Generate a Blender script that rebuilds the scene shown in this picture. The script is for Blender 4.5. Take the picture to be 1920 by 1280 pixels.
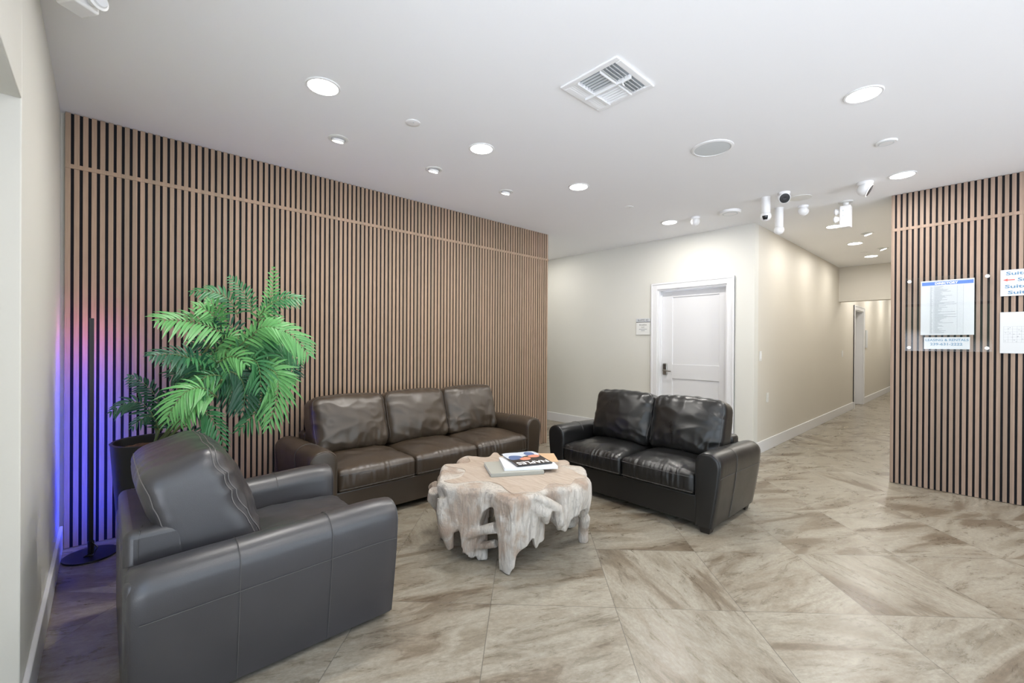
import bpy, bmesh, math, random
from mathutils import Vector, Matrix, noise
PI = math.pi
for o in list(bpy.data.objects): bpy.data.objects.remove(o)
scn = bpy.context.scene
COL = scn.collection

# ---------------------------------------------------------------- camera
F, YAW, PITCH, ROLL, PX, PY, CH = 824.145, 0.823421, -0.0021746, 0.0057751, 957.43, 645.14, 1.30755
fw = Vector((-math.sin(YAW)*math.cos(PITCH), math.cos(YAW)*math.cos(PITCH), math.sin(PITCH)))
rt = Vector((math.cos(YAW), math.sin(YAW), 0)); up = rt.cross(fw)
R_ = rt*math.cos(ROLL)+up*math.sin(ROLL); U_ = -rt*math.sin(ROLL)+up*math.cos(ROLL)
cd = bpy.data.cameras.new('camera'); cam = bpy.data.objects.new('camera', cd); COL.objects.link(cam)
cam.matrix_world = Matrix(((R_.x, U_.x, -fw.x, 0), (R_.y, U_.y, -fw.y, 0), (R_.z, U_.z, -fw.z, CH), (0, 0, 0, 1)))
cd.sensor_width = 36; cd.lens = F*36/1920; cd.shift_x = (960-PX)/1920; cd.shift_y = (PY-640)/1920
cd.clip_start = 0.02; cd.clip_end = 200
scn.camera = cam

# ---------------------------------------------------------------- exposure, world
scn.view_settings.view_transform = 'Standard'; scn.view_settings.look = 'None'
scn.view_settings.gamma = 1; scn.view_settings.use_curve_mapping = False
scn.view_settings.exposure = 0.66
SKY = 2.8          # daylight outside the storefront
LAMP = 10.0        # watts of each recessed downlight
SPOT = 8.0         # watts of each small gimbal light
LED = 60.0         # emission of the colour floor lamp strip

w = bpy.data.worlds.new('world'); scn.world = w; w.use_nodes = True
nt = w.node_tree; nt.nodes.clear()
wo = nt.nodes.new('ShaderNodeOutputWorld'); bg = nt.nodes.new('ShaderNodeBackground'); bg.inputs[1].default_value = SKY
tc = nt.nodes.new('ShaderNodeTexCoord'); sx = nt.nodes.new('ShaderNodeSeparateXYZ'); nt.links.new(tc.outputs['Generated'], sx.inputs[0])
nz = nt.nodes.new('ShaderNodeTexNoise'); nz.inputs['Scale'].default_value = 9; nt.links.new(tc.outputs['Generated'], nz.inputs[0])
ad = nt.nodes.new('ShaderNodeMath'); ad.operation = 'MULTIPLY_ADD'; ad.inputs[1].default_value = 0.16; nt.links.new(nz.outputs[0], ad.inputs[0]); nt.links.new(sx.outputs[2], ad.inputs[2])
cr = nt.nodes.new('ShaderNodeValToRGB'); nt.links.new(ad.outputs[0], cr.inputs[0])
e = cr.color_ramp.elements; e[0].position = 0.0; e[0].color = (1.62, 1.72, 1.92, 1); e[1].position = 1.0; e[1].color = (.50, .66, 1.0, 1)
for p, c in ((.06, (1.55, 1.66, 1.86, 1)), (.09, (.20, .25, .20, 1)), (.21, (.14, .19, .13, 1)), (.25, (.70, .84, 1.05, 1))):
    x = e.new(p); x.color = c
nt.links.new(cr.outputs[0], bg.inputs[0]); nt.links.new(bg.outputs[0], wo.inputs[0])

# ---------------------------------------------------------------- helpers
def tag(o, label=None, cat=None, group=None, kind=None):
    if label: o['label'] = label
    if cat: o['category'] = cat
    if group: o['group'] = group
    if kind: o['kind'] = kind
    return o
def thing(name, label, cat, loc=(0, 0, 0), rz=0.0, group=None):
    o = bpy.data.objects.new(name, None); COL.objects.link(o); o.empty_display_size = .1
    o.location = loc; o.rotation_euler = (0, 0, rz); return tag(o, label, cat, group)
class MB:
    def __init__(s): s.v = []; s.f = []; s.mi = []; s.cur = 0
    def face(s, *ix): s.f.append(ix); s.mi.append(s.cur)
    def add(s, vs, fs):
        n = len(s.v); s.v += [tuple(p) for p in vs]
        for f in fs: s.f.append(tuple(i+n for i in f)); s.mi.append(s.cur)
        return s
    def box(s, x0, x1, y0, y1, z0, z1):
        return s.add([(x0,y0,z0),(x1,y0,z0),(x1,y1,z0),(x0,y1,z0),(x0,y0,z1),(x1,y0,z1),(x1,y1,z1),(x0,y1,z1)],
                     [(0,3,2,1),(4,5,6,7),(0,1,5,4),(1,2,6,5),(2,3,7,6),(3,0,4,7)])
    def quad(s, a, b, c, d): return s.add([a, b, c, d], [(0, 1, 2, 3)])
    def lathe(s, prof, c=(0, 0, 0), n=40, axis='z', caps=True):
        vs = []
        for r, h in prof:
            for i in range(n):
                a = 2*PI*i/n; x, y = r*math.cos(a), r*math.sin(a)
                p = {'z': (x, y, h), 'y': (x, h, y), 'x': (h, x, y)}[axis]
                vs.append((c[0]+p[0], c[1]+p[1], c[2]+p[2]))
        fs = []
        for k in range(len(prof)-1):
            for i in range(n):
                j = (i+1) % n; fs.append((k*n+i, k*n+j, (k+1)*n+j, (k+1)*n+i))
        if caps: fs.append(tuple(range(n))[::-1]); fs.append(tuple((len(prof)-1)*n+i for i in range(n)))
        return s.add(vs, fs)
    def tube(s, pts, r, n=8, caps=True):
        pts = [Vector(p) for p in pts]; rr = r if isinstance(r, (list, tuple)) else [r]*len(pts)
        vs = []; T0 = None; nrm = None
        for i, p in enumerate(pts):
            t = (pts[min(i+1, len(pts)-1)]-pts[max(i-1, 0)]).normalized()
            if nrm is None: nrm = t.orthogonal().normalized()
            else:
                nrm = nrm-t*nrm.dot(t); nrm = nrm.normalized() if nrm.length > 1e-6 else t.orthogonal().normalized()
            b = t.cross(nrm)
            for k in range(n):
                a = 2*PI*k/n; vs.append(p+(nrm*math.cos(a)+b*math.sin(a))*rr[i])
        fs = []
        for i in range(len(pts)-1):
            for k in range(n): j = (k+1) % n; fs.append((i*n+k, i*n+j, (i+1)*n+j, (i+1)*n+k))
        if caps: fs.append(tuple(range(n))[::-1]); fs.append(tuple((len(pts)-1)*n+k for k in range(n)))
        return s.add(vs, fs)
    def prism(s, poly, z0, z1):
        n = len(poly)
        return s.add([(x, y, z0) for x, y in poly]+[(x, y, z1) for x, y in poly],
                     [tuple(range(n))[::-1], tuple(range(n, 2*n))]+[(i, (i+1) % n, n+(i+1) % n, n+i) for i in range(n)])
    def build(s, name, mat, parent=None, smooth=True, bevel=0, ang=35, kind=None, seg=2):
        me = bpy.data.meshes.new(name); me.from_pydata(s.v, [], s.f)
        for m in (mat if isinstance(mat, (list, tuple)) else [mat]): me.materials.append(m)
        me.polygons.foreach_set('material_index', s.mi)
        bm = bmesh.new(); bm.from_mesh(me); bmesh.ops.recalc_face_normals(bm, faces=bm.faces); bm.to_mesh(me); bm.free()
        if smooth:
            me.polygons.foreach_set('use_smooth', [True]*len(me.polygons)); me.set_sharp_from_angle(angle=math.radians(ang))
        o = bpy.data.objects.new(name, me); COL.objects.link(o)
        if parent: o.parent = parent
        if bevel:
            b = o.modifiers.new('bevel', 'BEVEL'); b.width = bevel; b.segments = seg; b.limit_method = 'ANGLE'
        if kind: o['kind'] = kind
        return o
def copy_tree(o, parent=None):
    c = o.copy(); COL.objects.link(c)
    if parent: c.parent = parent
    for ch in list(o.children): copy_tree(ch, c)
    return c
def text_mb(mb, s, width, height, origin, right=(1, 0, 0), upv=(0, 0, 1), off=0.0, ctr=True, depth=0.0006):
    """lettering as geometry: fitted to width x height, laid at origin (left bottom) along right / up"""
    cu = bpy.data.curves.new('t', 'FONT'); cu.body = s; cu.size = 1; cu.offset = off; cu.resolution_u = 3
    o = bpy.data.objects.new('t', cu); COL.objects.link(o); bpy.context.view_layer.update()
    me = bpy.data.meshes.new_from_object(o.evaluated_get(bpy.context.evaluated_depsgraph_get()))
    vs = [v.co.copy() for v in me.vertices]; fs = [tuple(p.vertices) for p in me.polygons]
    bpy.data.objects.remove(o); bpy.data.curves.remove(cu); bpy.data.meshes.remove(me)
    x0 = min(v.x for v in vs); x1 = max(v.x for v in vs); y0 = min(v.y for v in vs); y1 = max(v.y for v in vs)
    if height is None: height = width*(y1-y0)/(x1-x0)
    if width is None: width = height*(x1-x0)/(y1-y0)
    r = Vector(right); u = Vector(upv); n = r.cross(u)
    mb.add([Vector(origin)+r*((v.x-x0)/(x1-x0)*width)+u*((v.y-y0)/(y1-y0)*height)+n*depth for v in vs], fs)
    return width

# ---------------------------------------------------------------- materials
def mat(name, col, rough=.5, metal=0, spec=.5, emis=None, es=0):
    m = bpy.data.materials.new(name); m.use_nodes = True; b = m.node_tree.nodes['Principled BSDF']
    b.inputs['Base Color'].default_value = (*col, 1); b.inputs['Roughness'].default_value = rough
    b.inputs['Metallic'].default_value = metal; b.inputs['Specular IOR Level'].default_value = spec
    if emis: b.inputs['Emission Color'].default_value = (*emis, 1); b.inputs['Emission Strength'].default_value = es
    return m
class NT:
    def __init__(s, m): s.m = m; s.t = m.node_tree; s.b = s.t.nodes['Principled BSDF']
    def n(s, ty, **kw):
        x = s.t.nodes.new('ShaderNode'+ty)
        for k, v in kw.items(): setattr(x, k, v)
        return x
    def l(s, a, b): s.t.links.new(a, b)
    def coord(s, which='Object'): return s.n('TexCoord').outputs[which]
    def mapping(s, src, scale=(1, 1, 1), loc=(0, 0, 0), rot=(0, 0, 0)):
        x = s.n('Mapping'); x.inputs['Scale'].default_value = scale; x.inputs['Location'].default_value = loc; x.inputs['Rotation'].default_value = rot
        s.l(src, x.inputs[0]); return x.outputs[0]
    def noise(s, src, scale=5, detail=3, rough=.5, dist=0):
        x = s.n('TexNoise'); x.inputs['Scale'].default_value = scale; x.inputs['Detail'].default_value = detail
        x.inputs['Roughness'].default_value = rough; x.inputs['Distortion'].default_value = dist; s.l(src, x.inputs['Vector']); return x.outputs[0]
    def ramp(s, src, stops):
        x = s.n('ValToRGB'); e = x.color_ramp.elements
        e[0].position = stops[0][0]; e[0].color = (*stops[0][1], 1); e[1].position = stops[-1][0]; e[1].color = (*stops[-1][1], 1)
        for p, c in stops[1:-1]: q = e.new(p); q.color = (*c, 1)
        s.l(src, x.inputs[0]); return x.outputs[0]
    def mix(s, a, b, fac, ty='MIX'):
        x = s.n('Mix', data_type='RGBA', blend_type=ty)
        for v, i in ((a, 6), (b, 7)):
            if hasattr(v, 'node'): s.l(v, x.inputs[i])
            else: x.inputs[i].default_value = (*v, 1)
        if hasattr(fac, 'node'): s.l(fac, x.inputs[0])
        else: x.inputs[0].default_value = fac
        return x.outputs[2]
    def math(s, op, a, b=None, c=None):
        x = s.n('Math', operation=op)
        for i, v in enumerate((a, b, c)):
            if v is None: continue
            if hasattr(v, 'node'): s.l(v, x.inputs[i])
            else: x.inputs[i].default_value = v
        return x.outputs[0]
    def bump(s, h, dist=.002, strength=.5):
        x = s.n('Bump'); x.inputs['Distance'].default_value = dist; x.inputs['Strength'].default_value = strength
        s.l(h, x.inputs['Height']); s.l(x.outputs[0], s.b.inputs['Normal'])
    def col(s, c): s.l(c, s.b.inputs['Base Color'])

def paint(name, c, rough=.55, var=.03, bump=.0006):
    m = mat(name, c, rough, spec=.3); t = NT(m); co = t.coord()
    n = t.noise(co, 1.3, 3); t.col(t.mix(tuple(x*(1-var) for x in c), tuple(min(1, x*(1+var)) for x in c), n))
    t.bump(t.noise(co, 160, 3), bump, .35); return m
M = {}
M['wall'] = paint('beige wall paint', (.62, .585, .515), .5)
M['wall_light'] = paint('pale wall paint', (.66, .65, .60), .5)
M['ceiling'] = paint('ceiling paint', (.87, .87, .875), .8, .015)
M['trim'] = mat('white trim paint', (.72, .72, .73), .35)
M['door'] = mat('white door paint', (.68, .68, .69), .4)
M['white'] = mat('white plastic', (.82, .82, .82), .35)
M['offwhite'] = mat('off white plastic', (.72, .72, .70), .4)
M['greymesh'] = mat('speaker mesh', (.62, .65, .66), .6)
M['black'] = mat('black plastic', (.012, .012, .013), .25)
M['felt'] = mat('black felt backing', (.018, .018, .021), .95, spec=.1)
M['blackmetal'] = mat('black metal', (.015, .015, .017), .35, .3)
M['nickel'] = mat('brushed nickel', (.36, .35, .33), .32, 1)
M['duct'] = mat('galvanised duct', (.30, .32, .33), .6)
M['dark'] = mat('dark void', (.03, .03, .032), .9)
M['glassclear'] = None
M['paper'] = mat('white paper', (.58, .60, .62), .5)
M['ink_blue'] = mat('blue print', (.07, .17, .50), .5)
M['ink_teal'] = mat('teal blue print', (.10, .22, .36), .5)
M['ink_grey'] = mat('grey print', (.26, .29, .32), .6)
M['ink_dark'] = mat('dark print', (.05, .05, .05), .6)
M['ink_red'] = mat('red print', (.72, .10, .08), .5)
M['ink_white'] = mat('white print', (.9, .9, .9), .5)
M['diffuser'] = mat('lit diffuser', (1, 1, 1), .5, emis=(1, .97, .92), es=14)
M['bulb'] = mat('lit spot lens', (1, 1, 1), .5, emis=(1, .97, .92), es=10)
M['lens'] = mat('clear lens plastic', (.75, .76, .78), .15)

def slat_mat(name, c1, c2, c3, axis):
    m = mat(name, c1, .55, spec=.35); t = NT(m); co = t.coord(); s = t.n('SeparateXYZ'); t.l(co, s.inputs[0])
    idx = t.math('FLOOR', t.math('MULTIPLY', s.outputs[axis], 1/.04)); wn = t.n('TexWhiteNoise', noise_dimensions='1D'); t.l(idx, wn.inputs['W'])
    off = t.n('CombineXYZ'); t.l(t.math('MULTIPLY', wn.outputs[0], 37.0), off.inputs[2])
    va = t.n('VectorMath', operation='ADD'); t.l(co, va.inputs[0]); t.l(off.outputs[0], va.inputs[1])
    g = t.noise(t.mapping(va.outputs[0], (60, 60, 1.6)), 2.2, 5, .6, .6)
    g2 = t.noise(t.mapping(va.outputs[0], (220, 220, 5)), 2.0, 3, .6)
    base = t.mix(c1, c2, wn.outputs[0]); base = t.mix(base, c3, t.math('MULTIPLY', g, .75))
    base = t.mix(base, tuple(x*.72 for x in c3), t.ramp(g2, [(.45, (0, 0, 0)), (.8, (.5, .5, .5))]))
    t.col(base); t.bump(g2, .0006, .4); return m
M['slat_a'] = slat_mat('oak slat veneer', (.44, .305, .215), (.31, .24, .172), (.25, .168, .113), 1)
M['slat_b'] = slat_mat('oak slat veneer right', (.40, .285, .218), (.285, .215, .16), (.23, .162, .12), 0)

def leather(name, c, rough=.36, spec=.5):
    m = mat(name, c, rough, spec=spec); t = NT(m); co = t.coord()
    v = t.n('TexVoronoi'); v.inputs['Scale'].default_value = 420; t.l(co, v.inputs['Vector'])
    n = t.noise(co, 9, 4, .55, .4); n2 = t.noise(co, 3.0, 3)
    t.col(t.mix(tuple(x*.8 for x in c), tuple(x*1.5 for x in c), n2))
    t.l(t.math('MULTIPLY_ADD', n, .16, rough-.08), t.b.inputs['Roughness'])
    h = t.math('ADD', t.math('MULTIPLY', v.outputs['Distance'], .5), t.math('MULTIPLY', n, 2.2))
    t.b.inputs['Coat Weight'].default_value = .35; t.b.inputs['Coat Roughness'].default_value = .30
    t.bump(h, .0009, .55); return m
M['leather'] = leather('brown leather warm lit', (.041, .029, .019))  # one leather for all seats; bronze highlights are warmed into this copy
M['leather_shaded'] = leather('brown leather shaded', (.007, .007, .007), .31, .42)  # same leather as the sofa, darker copy for the less lit loveseat
M['leather_daylit'] = leather('brown leather daylight tint', (.030, .029, .033), .38, .7)  # same leather again, bluish cast of daylight put into its colour
M['thread'] = mat('grey stitching', (.085, .08, .078), .6); M['thread_light'] = mat('pale stitching', (.15, .14, .135), .6)
M['foot'] = mat('dark wood foot', (.012, .009, .008), .4)

def floor_mat():
    m = mat('stone look porcelain tile', (.4, .35, .28), .3, spec=.45); t = NT(m); co = t.coord(); TS = .6195
    c, s_ = math.cos(-PI/4), math.sin(-PI/4); ox, oy = -1.6772, 1.4287
    p = t.mapping(co, (1/TS, 1/TS, 1), (-(ox*c-oy*s_)/TS, -(ox*s_+oy*c)/TS, 0), (0, 0, -PI/4))
    fl = t.n('VectorMath', operation='FLOOR'); t.l(p, fl.inputs[0])
    fr = t.n('VectorMath', operation='FRACTION'); t.l(p, fr.inputs[0])
    wn = t.n('TexWhiteNoise', noise_dimensions='2D'); t.l(fl.outputs[0], wn.inputs['Vector'])
    sc = t.n('VectorMath', operation='SCALE'); t.l(wn.outputs['Color'], sc.inputs[0]); sc.inputs['Scale'].default_value = 23
    ce = t.n('VectorMath', operation='SUBTRACT'); t.l(fr.outputs[0], ce.inputs[0]); ce.inputs[1].default_value = (.5, .5, 0)
    ro = t.n('VectorRotate', rotation_type='Z_AXIS'); t.l(ce.outputs[0], ro.inputs['Vector'])
    sr = t.n('SeparateXYZ'); t.l(wn.outputs['Color'], sr.inputs[0])
    quart = t.math('MULTIPLY', t.math('GREATER_THAN', sr.outputs[1], .72), PI/2)
    t.l(t.math('ADD', quart, t.math('MULTIPLY_ADD', sr.outputs[0], .5, -.62)), ro.inputs['Angle'])
    va = t.n('VectorMath', operation='ADD'); t.l(ro.outputs[0], va.inputs[0]); t.l(sc.outputs[0], va.inputs[1])
    q = va.outputs[0]
    n1 = t.noise(t.mapping(q, (.5, 1.7, 1)), 1.5, 7, .58, .8)
    n2 = t.noise(t.mapping(q, (1.1, 3.6, 1)), 2.3, 10, .70, .5)
    n3 = t.noise(t.mapping(q, (1, 1.8, 1)), 26, 7, .78)
    base = t.ramp(n1, [(.34, (.150, .118, .084)), (.415, (.178, .146, .106)), (.445, (.235, .203, .156)), (.50, (.270, .240, .190)), (.56, (.305, .278, .226)), (.66, (.225, .196, .150))])
    fine = t.ramp(n2, [(.34, (.70, .67, .62)), (.45, (.90, .885, .865)), (.53, (1.10, 1.10, 1.10)), (.66, (.92, .90, .87))])
    c2 = t.mix(base, fine, .8, 'MULTIPLY')
    c2 = t.mix(c2, t.ramp(n3, [(.36, (.76, .75, .73)), (.62, (1.17, 1.17, 1.17))]), .8, 'MULTIPLY')
    vein = t.math('ABSOLUTE', t.math('SUBTRACT', t.noise(t.mapping(q, (.5, 1.7, 1)), 1.5, 3, .5, .8), .425))
    c2 = t.mix(c2, (.13, .10, .072), t.ramp(vein, [(0, (.45, .45, .45)), (.008, (0, 0, 0))]))
    f = t.n('SeparateXYZ'); t.l(fr.outputs[0], f.inputs[0])
    ed = t.math('MINIMUM', t.math('MINIMUM', f.outputs[0], t.math('SUBTRACT', 1, f.outputs[0])), t.math('MINIMUM', f.outputs[1], t.math('SUBTRACT', 1, f.outputs[1])))
    g = t.math('LESS_THAN', ed, .0026)
    t.col(t.mix(c2, (.12, .105, .085), g))
    t.l(t.math('MULTIPLY_ADD', n2, .18, .20), t.b.inputs['Roughness'])
    h = t.math('SUBTRACT', t.math('MULTIPLY', n2, .25), g); t.bump(h, .0012, .35); return m
M['floor'] = floor_mat()

def root_mat():
    m = mat('whitewashed root wood', (.7, .66, .6), .6, spec=.3); t = NT(m); co = t.coord()
    n1 = t.noise(co, 5, 4, .55, .5); n2 = t.noise(t.mapping(co, (14, 14, 2.4)), 3, 6, .65, 1.2); n3 = t.noise(co, 32, 5)
    base = t.ramp(n1, [(.38, (.62, .575, .515)), (.48, (.57, .52, .46)), (.55, (.46, .375, .305)), (.66, (.41, .31, .24))])
    t.col(t.mix(t.mix(base, (.29, .26, .235), t.ramp(n2, [(.50, (0, 0, 0)), (.72, (.8, .8, .8))])), (.30, .24, .19), t.ramp(n3, [(.70, (0, 0, 0)), (.80, (.6, .6, .6))])))
    t.bump(t.math('ADD', t.math('MULTIPLY', n2, 1.0), t.math('MULTIPLY', n3, .5)), .014, 1.0); return m
M['root'] = root_mat()
def top_mat():
    m = mat('sanded teak top', (.6, .46, .35), .45, spec=.4); t = NT(m); co = t.coord()
    n2 = t.noise(t.mapping(co, (3, 16, 3), rot=(0, 0, .5)), 1.6, 6, .6, 1.5); n1 = t.noise(co, 4, 4)
    c = t.ramp(n2, [(.38, (.35, .265, .195)), (.5, (.43, .345, .27)), (.62, (.48, .405, .33))])
    t.col(t.mix(c, (.47, .41, .36), t.math('MULTIPLY', n1, .6))); t.bump(n2, .001, .3); return m
M['tabletop'] = top_mat()
def leaf_mat(name, a, b):
    m = mat(name, a, .38, spec=.5); t = NT(m); co = t.coord(); t.col(t.mix(a, b, t.noise(co, 12, 3)))
    t.b.inputs['Subsurface Weight'].default_value = 0; return m
M['leaf0'] = leaf_mat('dark palm leaf', (.014, .075, .042), (.026, .115, .06))
M['leaf1'] = leaf_mat('mid palm leaf', (.030, .150, .055), (.055, .22, .08))
M['leaf2'] = leaf_mat('light palm leaf', (.085, .29, .085), (.14, .38, .12))
M['stem'] = mat('palm stem', (.12, .17, .06), .6)
M['pot'] = mat('black planter', (.014, .016, .018), .38)
def soil():
    m = mat('coir mulch', (.12, .07, .04), .9); t = NT(m); n = t.noise(t.coord(), 60, 5)
    t.col(t.ramp(n, [(.3, (.05, .025, .015)), (.6, (.20, .11, .06)), (.8, (.34, .22, .14))])); t.bump(n, .02, 1); return m
M['soil'] = soil()
def acrylic():
    m = bpy.data.materials.new('clear acrylic'); m.use_nodes = True; t = m.node_tree; t.nodes.clear()
    o = t.nodes.new('ShaderNodeOutputMaterial'); tr = t.nodes.new('ShaderNodeBsdfTransparent'); gl = t.nodes.new('ShaderNodeBsdfGlossy')
    tr.inputs[0].default_value = (.98, .988, .99, 1); gl.inputs['Roughness'].default_value = .01
    fr = t.nodes.new('ShaderNodeFresnel'); fr.inputs[0].default_value = 1.5; mx = t.nodes.new('ShaderNodeMixShader')
    ge = t.nodes.new('ShaderNodeNewGeometry'); mm = t.nodes.new('ShaderNodeMath'); mm.operation = 'MULTIPLY'; iv = t.nodes.new('ShaderNodeMath'); iv.operation = 'SUBTRACT'; iv.inputs[0].default_value = 1
    t.links.new(ge.outputs['Backfacing'], iv.inputs[1]); t.links.new(fr.outputs[0], mm.inputs[0]); t.links.new(iv.outputs[0], mm.inputs[1]); t.links.new(mm.outputs[0], mx.inputs[0]); t.links.new(tr.outputs[0], mx.inputs[1]); t.links.new(gl.outputs[0], mx.inputs[2]); t.links.new(mx.outputs[0], o.inputs[0]); return m
M['acrylic'] = acrylic()
def led_mat():
    m = mat('colour led strip', (.1, .1, .1), .5); t = NT(m); s = t.n('SeparateXYZ'); t.l(t.coord(), s.inputs[0])
    c = t.ramp(s.outputs[2], [(.0, (.01, .05, 1.0)), (.80, (.02, .06, 1.0)), (1.0, (.45, .06, .7)), (1.18, (1.0, .12, .12)), (1.4, (1, .25, .08))]) if False else None
    d = t.math('DIVIDE', s.outputs[2], 1.45)
    c = t.ramp(d, [(.0, (.01, .04, 1.0)), (.70, (.02, .05, 1.0)), (.82, (.16, .06, .75)), (.92, (.36, .09, .22)), (1.0, (.40, .12, .10))])
    t.l(c, t.b.inputs['Emission Color']); t.b.inputs['Emission Strength'].default_value = LED; return m
M['led'] = led_mat()

# ================================================================ THE ROOM
H = 2.74; JX, OX, LZ = -2.172, 2.55, 2.107
XS, Y0, Y1 = -3.913, -.2, 4.294       # slat feature wall
XC, YB, YR, XR = -1.844, 5.613, 5.54, -.614
def struct(name, mb, m, **kw): return mb.build(name, m, smooth=False, kind='structure', **kw)
struct('floor', MB().box(-8, 4.2, -.62, 22, -.06, 0), M['floor'])
struct('ceiling', MB().box(-8, 4.2, -.62, 22, H, H+.08), M['ceiling'])
struct('wall_slat_side', MB().box(XS-.20, XS-.035, Y0-.3, Y1, 0, H), M['wall'])
b = MB()
# back wall with its doorway
DX0, DX1, DT = -3.075, -2.150, 2.055
b.box(-7.6, DX0, YB, YB+.13, 0, H); b.box(DX1, XC, YB, YB+.13, 0, H); b.box(DX0, DX1, YB, YB+.13, DT, H)
struct('wall_back', b, M['wall_light'])
b = MB(); CD0, CD1 = 11.42, 12.36
b.box(XC-.13, XC, YB+.13, CD0, 0, H); b.box(XC-.13, XC, CD1, 20, 0, H); b.box(XC-.13, XC, CD0, CD1, 2.05, H)
struct('wall_corridor_left', b, M['wall'])
struct('wall_corridor_right', MB().box(XR+.012, XR+.14, YR+.04, 20, 0, H), M['wall'])
struct('wall_corridor_end', MB().box(XC-.13, XR+.14, 20, 20.1, 0, H), M['wall'])
b = MB(); b.box(XC, XR+.012, 10.0, 10.16, 2.50, H); b.box(XC, XR+.012, 9.985, 10.16, 2.11, 2.50)
struct('wall_corridor_header', b, M['wall'])
struct('wall_right_back', MB().box(XR+.012, 3.2, YR+.03, YR+.16, 0, H), M['wall'])
b = MB(); b.box(3.1, 3.22, Y0-.3, .1, 0, H); b.box(3.1, 3.22, 5.0, YR+.03, 0, H); b.box(3.1, 3.22, .1, 5.0, LZ, H)
struct('wall_right', b, M['wall'])
b = MB()
for y in (.1, 1.3, 2.52, 3.74, 4.95): b.box(3.14, 3.19, y, y+.05, 0, LZ)
for z in (0, LZ-.05): b.box(3.14, 3.19, .15, 4.95, z, z+.05)
win = struct('window_unseen_right', b, M['blackmetal'])  # unseen side glazing, added to let more daylight into the room
b = MB()
for y0, y1 in ((.15, 1.3), (1.35, 2.52), (2.57, 3.74), (3.79, 4.95)): b.box(3.16, 3.166, y0, y1, .05, LZ-.05)
o = b.build('window_pane', M['acrylic'], win, smooth=False); o['kind'] = 'structure'
struct('wall_passage_end', MB().box(-7.7, -7.58, 2.5, YB+.13, 0, H), M['wall'])
struct('wall_passage_side', MB().box(-7.6, XS-.2, Y1-.16, Y1, 0, H), M['wall'])
b = MB(); b.box(XS-.2, JX, -.56, Y0, 0, H); b.box(JX, -1.15, -.56, -.44, 0, LZ); b.box(OX, 3.2, -.56, Y0, 0, H); b.box(JX, OX, -.56, Y0, LZ, H)  # solid bay beside the jamb is unseen, added to cut daylight on it
struct('wall_left', b, M['wall_light'], bevel=.004)

def baseboard(name, x0, x1, y0, y1, h=.14):
    return struct(name, MB().box(x0, x1, y0, y1, 0, h), M['trim'], bevel=.004)
b = MB(); b.box(XS-.02, JX+.018, Y0, Y0+.018, 0, .145); b.box(JX, JX+.018, -.56, Y0+.001, 0, .145)
struct('baseboard_left', b, M['trim'], bevel=.004)
b = MB(); b.box(-7.5, -3.17, YB-.016, YB, 0, .14); b.box(-2.055, XC+.0, YB-.016, YB, 0, .14)
struct('baseboard_back', b, M['trim'], bevel=.003)
b = MB(); b.box(XC, XC+.016, YB-.016, CD0-.09, 0, .14); b.box(XC, XC+.016, CD1+.09, 20, 0, .14)
struct('baseboard_corridor_left', b, M['trim'], bevel=.003)
baseboard('baseboard_corridor_right', XR-.006, XR+.012, YR+.03, 20)

# door frames
def casing(mb, a0, a1, top, axis, face, out, w=.088, d=.018):
    """flat casing with a raised outer band; a0/a1 = opening edges along the wall, face = wall plane, out = +-1 outward"""
    def bx(u0, u1, z0, z1, t):
        lo, hi = sorted((face, face+out*t))
        if axis == 'x': mb.box(u0, u1, lo, hi, z0, z1)
        else: mb.box(lo, hi, u0, u1, z0, z1)
    bx(a0-w, a0, 0, top+w, d); bx(a1, a1+w, 0, top+w, d); bx(a0, a1, top, top+w, d)
    bx(a0-w, a0-w+.022, 0, top+w, d+.008); bx(a1+w-.022, a1+w, 0, top+w, d+.008); bx(a0-w+.022, a1+w-.022, top+w-.022, top+w, d+.008)
b = MB(); casing(b, DX0, DX1, DT, 'x', YB, -1)
b.box(DX0, DX0+.02, YB, YB+.12, 0, DT-.02); b.box(DX1-.02, DX1, YB, YB+.12, 0, DT-.02); b.box(DX0, DX1, YB, YB+.12, DT-.02, DT)
b.box(DX0+.02, DX0+.032, YB+.06, YB+.075, 0, DT-.02); b.box(DX1-.032, DX1-.02, YB+.06, YB+.075, 0, DT-.02)
struct('trim_1', b, M['trim'], bevel=.002)
b = MB(); casing(b, CD0, CD1, 2.05, 'y', XC, 1)
b.box(XC-.3, XC, CD0, CD0+.02, 0, 2.03); b.box(XC-.3, XC, CD1-.02, CD1, 0, 2.03); b.box(XC-.3, XC, CD0, CD1, 2.03, 2.05)
struct('trim_2', b, M['trim'], bevel=.002)
struct('door_2', MB().box(XC-.34, XC-.3, CD0, CD1, 0, 2.05), M['door'])

# back door leaf : stiles and rails around two recessed panels
d1 = bpy.data.objects.new('door_1', None); COL.objects.link(d1); d1.location = (DX0+.022, YB+.078, 0); d1['kind'] = 'structure'
LW = DX1-DX0-.044; LH = DT-.025
b = MB(); px0, px1 = .155, LW-.105
b.box(0, px0, 0, .04, .006, LH); b.box(px1, LW, 0, .04, .006, LH)
for z0, z1 in ((.006, .25), (.842, 1.035), (1.946, LH)): b.box(px0, px1, 0, .04, z0, z1)
o = b.build('door_leaf', M['door'], d1, smooth=False, bevel=.002); o['kind'] = 'structure'
b = MB().box(px0-.002, px1+.002, .012, .03, .25, 1.95)
o = b.build('recessed_panel', M['door'], d1, smooth=False); o['kind'] = 'structure'
lk = MB(); lk.box(.028, .09, -.028, 0, .885, 1.045)
lock = lk.build('lock_body', M['nickel'], d1, bevel=.012, seg=3); lock['kind'] = 'structure'; lock['label'] = 'brushed nickel keypad lock'
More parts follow.
